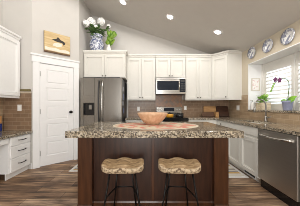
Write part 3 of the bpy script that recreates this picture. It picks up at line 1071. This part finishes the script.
# ------------------------------------------------------------------ stools
def make_stool(name_label):
    root = thing('bar_stool', name_label, 'stool', (0, 0, 0), 0, 'bar stools at the island')
    nx, ny = 30, 14
    hx, hy = 0.215, 0.125
    m = MB()

    def pt(i, j):
        u, w = -1 + 2 * i / nx, -1 + 2 * j / ny
        # superellipse-shaped outline
        e = 4.0
        s = 1.0
        mx = max(abs(u), abs(w))
        if mx > 0:
            s = mx / (abs(u) ** e + abs(w) ** e) ** (1 / e)
        x, y = u * s * hx, w * s * hy
        return x, y, mx

    def top(x, y, r):
        a = abs(x) / hx
        scoop = -0.030 * math.exp(-((a - 0.5) / 0.27) ** 2)
        ear = 0.006 * max(0, a - 0.75) / 0.25
        dip = -0.012 * (1 - a) * max(0, -y / hy)
        back = 0.004 * max(0, y / hy)
        rnd = -0.016 * max(0, (r - 0.8) / 0.2) ** 2
        return 0.628 + scoop * (0.75 + 0.25 * (1 - abs(y) / hy)) + ear + dip + back + rnd

    T = [[None] * (ny + 1) for _ in range(nx + 1)]
    for i in range(nx + 1):
        for j in range(ny + 1):
            x, y, r = pt(i, j)
            T[i][j] = m.bm.verts.new((x, y, top(x, y, r)))
    for i in range(nx):
        for j in range(ny):
            f = m.bm.faces.new((T[i][j], T[i + 1][j], T[i + 1][j + 1], T[i][j + 1]))
            f.smooth = True
    loop = [(i, 0) for i in range(nx)] + [(nx, j) for j in range(ny)] + [(i, ny) for i in range(nx, 0, -1)] + [(0, j) for j in range(ny, 0, -1)]
    prev = [T[i][j] for i, j in loop]
    for inset, zz in ((1.01, 0.595), (1.0, 0.562), (0.95, 0.545), (0.9, 0.539)):
        cur = []
        for i, j in loop:
            x, y, r = pt(i, j)
            cur.append(m.bm.verts.new((x * inset, y * inset, min(zz, zz))))
        for k in range(len(loop)):
            q = (k + 1) % len(loop)
            f = m.bm.faces.new((prev[k], cur[k], cur[q], prev[q]))
            f.smooth = True
            if zz < 0.6 or inset > 1.0:
                f.material_index = 1
        prev = cur
    m.bm.faces.new(prev).material_index = 1
    bmesh.ops.recalc_face_normals(m.bm, faces=m.bm.faces)
    o = m.build('seat', M['seat'], root)
    o.data.materials.append(M['seat_side'])
    for sx, tx, bx, ty, by in ((-1, 0.125, 0.205, -0.075, -0.13), (1, 0.125, 0.205, -0.075, -0.13), (-1, 0.075, 0.13, 0.085, 0.15), (1, 0.075, 0.13, 0.085, 0.15)):
        lg = MB().tube([(sx * tx, ty, 0.535), (sx * bx, by, 0.012)], 0.0085, 10).build('leg', M['iron'], root)
        MB().lathe([(0, 0), (0.013, 0), (0.012, 0.014), (0, 0.016)], (sx * bx, by, 0), 12).build('rubber_foot', M['rubber'], lg)

    def at(sx, tx, bx, ty, by, z):
        t = (0.535 - z) / (0.535 - 0.012)
        return (sx * (tx + (bx - tx) * t), ty + (by - ty) * t, z)
    za = 0.29
    A = at(-1, 0.125, 0.205, -0.075, -0.13, za)
    B = at(-1, 0.075, 0.13, 0.085, 0.15, za)
    A2, B2 = (-A[0], A[1], za), (-B[0], B[1], za)
    MB().tube([A, ((A[0] + B[0]) / 2, (A[1] + B[1]) / 2, za), (B[0], B[1] - 0.02, za), (B[0] + 0.02, B[1], za), (0, B[1] + 0.004, za),
               (B2[0] - 0.02, B2[1], za), (B2[0], B2[1] - 0.02, za), ((A2[0] + B2[0]) / 2, (A2[1] + B2[1]) / 2, za), A2], 0.0075, 8).build('foot_rest', M['iron'], root)
    m = MB()
    m.box(-0.14, 0.14, -0.09, 0.10, 0.533, 0.5385)
    m.build('mounting_plate', M['iron'], root)
    return root


s1 = make_stool('left of the two wooden-seat bar stools, in front of the island left half')
s1.location = (-0.26, 1.585, 0)
s1.rotation_euler = (0, 0, 0.03)
dup(s1, (0.325, 1.585, 0), -0.05, 'right of the two wooden-seat bar stools, in front of the island right half')

# ------------------------------------------------------------------ ceiling downlights
slope = math.atan(0.33)


def downlight(x, y, label):
    root = thing('recessed_downlight', label, 'ceiling light', (x, y, ceil_h(x) - 0.001), 0, 'recessed ceiling lights')
    root.rotation_euler = (0, slope, 0)
    MB().lathe([(0.062, -0.001), (0.062, -0.006), (0.085, -0.008), (0.092, -0.001)], (0, 0, 0), 32).build('trim_ring', M['trim'], root)
    MB().lathe([(0, -0.002), (0.061, -0.002), (0.061, -0.005), (0, -0.0055)], (0, 0, 0), 28).build('lens', M['lamp'], root)
    l = bpy.data.lights.new('downlight_glow', 'SPOT')
    l.spot_size = math.radians(178)
    l.spot_blend = 0.15
    l.energy = 6 if y > 2 else 24
    l.color = (1, 0.965, 0.92)
    l.shadow_soft_size = 0.06
    lo = bpy.data.objects.new('downlight_glow', l)
    COL.objects.link(lo)
    lo.location = (x, y, ceil_h(x) - 0.06)
    lo.rotation_euler = (0, slope, 0)
    return root


downlight(-0.54, 3.24, 'leftmost visible ceiling downlight, at the top edge above the island')
downlight(0.47, 3.22, 'middle visible ceiling downlight, above the microwave')
downlight(1.49, 3.20, 'rightmost visible ceiling downlight, nearest the window wall')
# unseen row added to brighten the room, over the camera side of the island
downlight(-1.55, 1.5, 'added unseen ceiling downlight nearest the desk wall, in the row before the island')
downlight(-0.54, 1.5, 'added unseen ceiling downlight over the left stool, in the row before the island')
downlight(0.47, 1.5, 'added unseen ceiling downlight over the right stool, in the row before the island')
downlight(1.49, 1.5, 'added unseen ceiling downlight nearest the dishwasher, in the row before the island')

# ------------------------------------------------------------------ window niche: shutters, picture, sill things
def shutter(label, y0, y1):
    """facing -X; built in world axes around its lower corner"""
    root = thing('plantation_shutter', label, 'shutter', (2.62, y0, NZ0 + 0.0305), 0, 'white window shutters')
    w, h = y1 - y0, NZ1 - 0.013 - NZ0 - 0.031
    m = MB()
    sl = 0.06
    m.box(0, 0.03, 0.001, sl, 0, h, 0.002)
    m.box(0, 0.03, w - sl, w - 0.001, 0, h, 0.002)
    m.box(0, 0.03, sl, w - sl, 0, 0.13, 0.002)
    m.box(0, 0.03, sl, w - sl, h - 0.2, h, 0.002)
    m.build('frame', M['shutter'], root)
    n = 9
    pitch = (h - 0.33) / n
    for k in range(n):
        zc = 0.13 + pitch * (k + 0.5)
        s = MB().lathe([(0, 0), (1, 0), (1, 1), (0, 1)], (0, 0, 0), 16, 'y')
        s.xf(Matrix.Translation((0.015, sl + 0.002, zc)) @ Matrix.Rotation(math.radians(-30), 4, 'Y') @ Matrix.Diagonal((0.040, w - 2 * sl - 0.004, 0.0055, 1)))
        s.build('louver', M['shutter'], root)
    MB().box(-0.034, -0.024, w - sl - 0.1, w - sl - 0.085, 0.18, h - 0.24, 0.002).build('tilt_rod', M['shutter'], root)
    return root


shutter('far white louvered shutter panel, behind the leafy planter', 2.685, NY1 - 0.0645)
shutter('near white louvered shutter panel, cut by the right edge', NY0 + 0.07, 2.675)
m = MB()
m.box(2.60, 2.66, NY1 - 0.064, NY1 - 0.0125, NZ0 + 0.031, NZ1 - 0.013)
m.box(2.60, 2.66, NY0 + 0.0125, NY0 + 0.069, NZ0 + 0.031, NZ1 - 0.013)
struct(m.build('trim_6', M['shutter']))

pc = thing('framed_print', 'small framed floral print hanging on the window niche jamb', 'picture', (2.46, NY1 - 0.0125, 1.555))
m = MB()
m.box(-0.095, 0.095, -0.016, -0.001, 0, 0.02, 0.002)
m.box(-0.095, 0.095, -0.016, -0.001, 0.27, 0.29, 0.002)
m.box(-0.095, -0.075, -0.016, -0.001, 0.02, 0.27, 0.002)
m.box(0.075, 0.095, -0.016, -0.001, 0.02, 0.27, 0.002)
m.build('frame', M['frame'], pc)
MB().box(-0.075, 0.075, -0.008, -0.001, 0.02, 0.27).build('print', M['art'], pc)

SILL = NZ0 + 0.0305
# soap bottle
sb = thing('soap_dispenser', 'white soap pump bottle at the far end of the window sill', 'bottle', (2.36, 3.385, SILL))
MB().lathe([(0, 0), (0.036, 0), (0.038, 0.01), (0.038, 0.12), (0.03, 0.145), (0.013, 0.155), (0.013, 0.17), (0, 0.17)], (0, 0, 0), 24).build('bottle', M['porcelain'], sb)
MB().tube([(0, 0, 0.165), (0, 0, 0.205), (-0.012, 0, 0.212), (-0.045, 0, 0.205)], [0.006, 0.006, 0.007, 0.005], 8).build('pump', M['steel_light'], sb)
# crate planter
cp_ = thing('planter_box', 'whitewashed wooden planter box with leafy green plant on the sill', 'plant', (2.44, 3.18, SILL))
m = MB()
m.box(-0.095, 0.095, -0.09, -0.075, 0, 0.15, 0.003)
m.box(-0.095, 0.095, 0.075, 0.09, 0, 0.15, 0.003)
m.box(-0.095, -0.08, -0.075, 0.075, 0, 0.15, 0.003)
m.box(0.08, 0.095, -0.075, 0.075, 0, 0.15, 0.003)
m.box(-0.08, 0.08, -0.075, 0.075, 0, 0.012)
m.build('box', M['crate'], cp_)
MB().box(-0.079, 0.079, -0.074, 0.074, 0.012, 0.135).build('soil', M['soil'], cp_)
m = MB()
rnd = random.Random(3)
for k in range(64):
    a = rnd.uniform(0, 2 * PI)
    el_ = rnd.uniform(0.15, 1.3)
    b = Vector((rnd.uniform(-0.05, 0.05), rnd.uniform(-0.05, 0.05), 0.13 + rnd.uniform(0, 0.13)))
    m.leaf(b, (math.cos(a) * math.cos(el_), math.sin(a) * math.cos(el_), math.sin(el_)), rnd.uniform(0.08, 0.14), rnd.uniform(0.04, 0.06), bend=0.3)
m.build('foliage', M['fresh'], cp_)

# orchid
oc = thing('potted_orchid', 'purple orchid with arching stem in a periwinkle pot on the sill', 'plant', (2.46, 2.645, SILL))
MB().lathe([(0, 0), (0.058, 0), (0.062, 0.01), (0.076, 0.14), (0.083, 0.145), (0.083, 0.172), (0.074, 0.172), (0.07, 0.15), (0, 0.148)], (0, 0, 0), 28).build('pot', M['bluepot'], oc)
MB().lathe([(0, 0.1485), (0.069, 0.1515), (0.05, 0.16), (0, 0.165)], (0, 0, 0), 20).build('moss', M['soil'], oc)
for dx, dy, dz, ln, wd in ((0.0, -0.85, 0.62, 0.165, 0.10), (-0.1, -0.9, 0.3, 0.13, 0.08), (-0.2, 0.9, 0.35, 0.13, 0.06), (0.5, 0.3, 0.6, 0.13, 0.07), (-0.6, -0.3, 0.45, 0.11, 0.06)):
    MB().leaf((0, 0, 0.15), (dx, dy, dz), ln, wd, up=(-0.9, 0, 0.35), bend=0.2, n=8).build('leaf', M['orchidleaf'], oc)
stem = [(0, 0, 0.15), (0.005, -0.01, 0.28), (0.0, -0.03, 0.40), (0, -0.025, 0.50), (0, 0.02, 0.56), (0, 0.09, 0.585), (0, 0.17, 0.575),
        (0, 0.25, 0.54), (0, 0.30, 0.48), (0, 0.33, 0.42), (0, 0.37, 0.36)]
MB().tube(stem, 0.006, 8).build('stem', M['stem'], oc)
MB().tube([(0.008, 0.004, 0.15), (0.012, -0.002, 0.30), (0.012, -0.02, 0.45)], 0.003, 6).build('stake', M['board_mid'], oc)
for fy, fz_ in ((0.14, 0.56), (0.235, 0.585)):
    m = MB()
    for k in range(5):
        a = PI / 2 + 2 * PI * k / 5
        m.leaf((-0.008, fy, fz_), (-0.25, math.cos(a), math.sin(a)), 0.052, 0.042, up=(-1, 0, 0), bend=0.1, n=5)
    m.ball((-0.014, fy, fz_ - 0.004), 0.008, 1)
    m.build('flower', M['purple'], oc)
for by_, bz in ((0.275, 0.515), (0.30, 0.475), (0.318, 0.44), (0.335, 0.405), (0.355, 0.375)):
    MB().ball((-0.004, by_, bz), 0.02, 2, (0.8, 0.8, 1.2)).build('bud', M['fresh'], oc)

# plates on the right wall
china = None
for y, z, lb in ((3.31, 2.385, 'blue and white plate farthest along the window wall, next to corner cabinet'),
                 (2.865, 2.36, 'middle of the three blue and white wall plates above the window'),
                 (2.455, 2.345, 'nearest and largest-looking blue and white wall plate above the window')):
    if china is None:
        m = MB().lathe([(0, 0.004), (0.075, 0.004), (0.085, 0.012), (0.126, 0.022), (0.127, 0.026), (0.084, 0.017), (0.074, 0.009), (0, 0.009)], (0, 0, 0), 40, 'x')
        m.xf(Matrix.Diagonal((-1, 1, 1, 1)))
        bmesh.ops.recalc_face_normals(m.bm, faces=m.bm.faces)
        china = m.build('wall_plate', M['china'])
        o = china
    else:
        o = china.copy()
        COL.objects.link(o)
    o.location = (XR + 0.003, y, z)
    tag(o, lb, 'plate', 'blue and white plates on the wall')

# plank picture over the pantry door
pp = thing('plank_picture', 'pine plank picture of a dark flying bird above the pantry door', 'picture', PA + Vector((0, 0, 2.30)), PROT)
a0, a1 = 0.193, 0.66
MB().box(a0, a1, -0.035, -0.001, 0.03, 0.42, 0.003).build('board', M['plank'], pp)
MB().box(a0, a1, -0.04, -0.001, 0.0, 0.03, 0.002).build('edge_strip', M['plank_edge'], pp)
MB().box(a0 - 0.006, a0, -0.036, -0.001, 0.0, 0.42).build('edge_strip', M['plank_edge'], pp)


def pic(pts):
    return [(a0 + (a1 - a0) * u, 0.42 * v_) for u, v_ in pts]


MB().prism(pic([(0.26, 0.66), (0.38, 0.70), (0.46, 0.74), (0.50, 0.83), (0.55, 0.80), (0.60, 0.72), (0.72, 0.68), (0.80, 0.62), (0.79, 0.54),
                (0.72, 0.47), (0.70, 0.56), (0.62, 0.58), (0.50, 0.58), (0.40, 0.60)]), -0.037, -0.035, 'y').build('painted_bird', M['ink'], pp)
MB().prism(pic([(0.02, 0.10), (0.98, 0.10), (0.98, 0.22), (0.8, 0.26), (0.6, 0.22), (0.4, 0.27), (0.2, 0.23), (0.02, 0.27)]), -0.037, -0.035, 'y').build('painted_water', M['chalk'], pp)
MB().prism(pic([(0.3, 0.36), (0.5, 0.33), (0.66, 0.40), (0.66, 0.52), (0.5, 0.54), (0.36, 0.50)]), -0.0365, -0.035, 'y').build('painted_spray', M['chalk'], pp)

# ------------------------------------------------------------------ flowers above the refrigerator
CT = 2.571
vs = thing('ginger_jar', 'large blue and white porcelain jar on top of the refrigerator cabinet', 'vase', (-1.315, 3.86, CT))
MB().lathe([(0, 0), (0.12, 0), (0.13, 0.02), (0.165, 0.10), (0.18, 0.19), (0.175, 0.26), (0.15, 0.315), (0.12, 0.34), (0.115, 0.355), (0.13, 0.375), (0.155, 0.39),
            (0.16, 0.44), (0.15, 0.45), (0.14, 0.445), (0.105, 0.38), (0.10, 0.34), (0.13, 0.28), (0.15, 0.15), (0.11, 0.03), (0, 0.025)], (0, 0, 0), 36).build('jar', M['jar'], vs)


def bloom_mb(c, r, seed):
    m = MB()
    m.ball(c, r * 0.86, 2)
    rr = random.Random(seed)
    n = 90
    for k in range(n):
        zz = 1 - 2 * (k + 0.5) / n
        ph_ = k * 2.399963
        q = math.sqrt(1 - zz * zz)
        d = Vector((q * math.cos(ph_), q * math.sin(ph_), zz))
        m.ball(Vector(c) + d * r * rr.uniform(0.84, 0.98), r * rr.uniform(0.15, 0.21), 1)
    return m


base = Vector((-1.315, 3.86, CT))
fl = [((-0.165, -0.27, 0.62), 0.072, 'small white hydrangea at the far left of the blue jar'),
      ((-0.105, -0.10, 0.745), 0.102, 'largest white hydrangea, upper left in the blue jar'),
      ((0.125, -0.05, 0.785), 0.092, 'white hydrangea at the upper right of the blue jar'),
      ((0.30, 0.0, 0.69), 0.048, 'small white hydrangea leaning right over the lime leaves'),
      ((0.03, -0.16, 0.60), 0.042, 'little white hydrangea low in the middle of the blue jar')]
for (bx, by, bz), r, lb in fl:
    hy_ = thing('hydrangea', lb, 'flower', base + Vector((bx * 0.1, by * 0.2, 0.03)), 0, 'white hydrangeas in the blue jar')
    o_ = Vector((bx * 0.1, by * 0.2, 0.03))
    tip = Vector((bx, by, bz)) - o_
    mid = Vector((bx * 0.22, by * 0.3, 0.42)) - o_
    MB().tube([(0, 0, 0), mid * 0.5 + Vector((0, 0, 0.02)), mid, (mid + tip) / 2 + Vector((0, 0, 0.02)), tip], 0.006, 7).build('stem', M['stem'], hy_)
    bloom_mb(tip, r, int(bx * 100)).build('bloom', M['bloom'], hy_)
    rr = random.Random(int(bz * 1000))
    for k in range(18):
        t = rr.uniform(0.0, 0.85)
        p = mid.lerp(tip, t)
        a = rr.uniform(0, 2 * PI)
        MB().leaf(p, (math.cos(a) * (1.0 if bx > -0.1 or math.cos(a) > 0 else 0.4), -abs(math.sin(a)) * 0.8, rr.uniform(-0.4, 0.5)), rr.uniform(0.10, 0.16), rr.uniform(0.06, 0.095), bend=0.3).build('leaf', M['green'], hy_)

v2 = thing('bud_vase', 'small white vase with lime leaves beside the blue jar', 'vase', (-1.0, 3.82, CT))
MB().lathe([(0, 0), (0.045, 0), (0.06, 0.03), (0.062, 0.09), (0.04, 0.14), (0.03, 0.18), (0.038, 0.2), (0.032, 0.2), (0.024, 0.18), (0.03, 0.14), (0.05, 0.08), (0, 0.02)], (0, 0, 0), 24).build('vase', M['porcelain'], v2)
lm = thing('lime_leaf_spray', 'bright lime green leaf spray standing in the small white vase', 'foliage', (-1.0, 3.82, CT + 0.03))
MB().tube([(0, 0, 0), (0, 0, 0.16), (-0.01, 0, 0.3)], 0.006, 7).build('stem', M['stem'], lm)
rr = random.Random(11)
for k in range(30):
    t = rr.random()
    p0 = Vector((0.0 + 0.10 * t + rr.uniform(-0.05, 0.03), rr.uniform(-0.05, 0.02), 0.15 + 0.27 * t))
    a = 0.35 + rr.uniform(-0.8, 0.65)
    MB().leaf(p0, (math.sin(a), rr.uniform(-0.5, 0.1), math.cos(a)), rr.uniform(0.11, 0.18), rr.uniform(0.07, 0.10), up=(0, -1, 0), bend=0.15).build('leaf', M['lime'], lm)

# ------------------------------------------------------------------ cutting boards in the back corner
def lean_board(label, x0, x1, y, h, th, mat, tilt, hole=False, name='cutting_board'):
    root = thing(name, label, 'cutting board', ((x0 + x1) / 2, y, 0.9215), 0, 'cutting boards leaning in the corner')
    w = (x1 - x0) / 2
    m = MB().prism([(-w, 0), (w, 0), (w, h - 0.02), (w - 0.02, h), (-w + 0.02, h), (-w, h - 0.02)], 0, th, 'y', 0.002)
    m.xf(Matrix.Translation((0, 0, th * math.sin(tilt))) @ Matrix.Rotation(-tilt, 4, 'X'))
    m.build('board', M[mat], root)
    return root


lean_board('light maple cutting board leaning behind the low chestnut board', 1.56, 1.905, 4.155, 0.29, 0.02, 'board', 0.25)
lean_board('large dark walnut cutting board leaning at the right in the corner', 1.915, 2.235, 4.12, 0.30, 0.025, 'board_dark', 0.3)
lean_board('low dark chestnut board standing in front of the light maple board', 1.47, 1.80, 4.06, 0.135, 0.022, 'board_mid', 0.25)
sv = thing('wooden_canister', 'small wooden salt box standing between the low and the walnut boards', 'box', (1.852, 4.03, 0.921))
MB().box(-0.042, 0.042, -0.03, 0.03, 0, 0.13, 0.005).build('box', M['board'], sv)
MB().box(-0.046, 0.046, -0.034, 0.034, 0.131, 0.145, 0.004).build('lid', M['board_mid'], sv)


# ------------------------------------------------------------------ outlets
def outlet(label, loc, rotz, w=0.075, h=0.118, gang=1):
    root = thing('wall_outlet', label, 'outlet', loc, rotz, 'white wall plates')
    MB().box(-w / 2, w / 2, -0.006, -0.0005, -h / 2, h / 2, 0.002).build('cover_plate', M['outlet'], root)
    for g in range(gang):
        cx = (g - (gang - 1) / 2) * 0.055
        MB().box(cx - 0.017, cx + 0.017, -0.009, -0.006, -0.034, 0.034, 0.001).build('socket', M['trim'], root)
    return root


outlet('white outlet on the brown tile left of the range', (-0.27, YB - 0.012, 1.135), 0)
outlet('white outlet on the brown tile just right of the range', (1.06, YB - 0.012, 1.16), 0)
outlet('white double switch plate on the right tile below the corner cabinet', (XR - 0.012, 3.81, 1.165), -PI / 2, 0.125, 0.125, 2)
outlet('white switch plate on the brown tile above the left desk', (-2.455, 2.868, 1.175), 0, 0.078, 0.12)

# ------------------------------------------------------------------ desk things
db = thing('storage_box', 'narrow cobalt blue box at the back of the left desk', 'box', (-2.746, 2.75, 0.743))
MB().box(-0.026, 0.026, -0.048, 0.048, 0, 0.12, 0.004).build('box', M['cobalt'], db)
MB().box(-0.028, 0.028, -0.05, 0.05, 0.121, 0.14, 0.003).build('lid', M['cobalt'], db)
tb = thing('recipe_box', 'narrow tan card box standing on the blue box at the left edge', 'box', (-2.746, 2.75, 0.884))
MB().box(-0.024, 0.024, -0.044, 0.044, 0, 0.12, 0.004).build('box', M['tan'], tb)
MB().box(-0.026, 0.026, -0.046, 0.046, 0.121, 0.14, 0.003).build('lid', M['tan'], tb)


# ------------------------------------------------------------------ rugs
def rug(label, x0, x1, y0, y1):
    root = thing('floor_rug', label, 'rug', ((x0 + x1) / 2, (y0 + y1) / 2, 0.001), 0, 'small striped rugs')
    a, b, e = (x1 - x0) / 2, (y1 - y0) / 2, 0.05
    MB().box(-a + e, a - e, -b + e, b - e, 0, 0.008).build('field', M['rug'], root)
    m = MB()
    m.box(-a, a, -b, -b + e, 0, 0.009)
    m.box(-a, a, b - e, b, 0, 0.009)
    m.box(-a, -a + e, -b + e, b - e, 0, 0.009)
    m.box(a - e, a, -b + e, b - e, 0, 0.009)
    m.build('border', M['rugedge'], root)


rug('striped rug with white border on the floor in front of the refrigerator', -1.46, -0.3, 2.76, 3.3)
rug('striped mat on the floor in front of the sink cabinet', 1.0, 1.70, 2.52, 3.3)
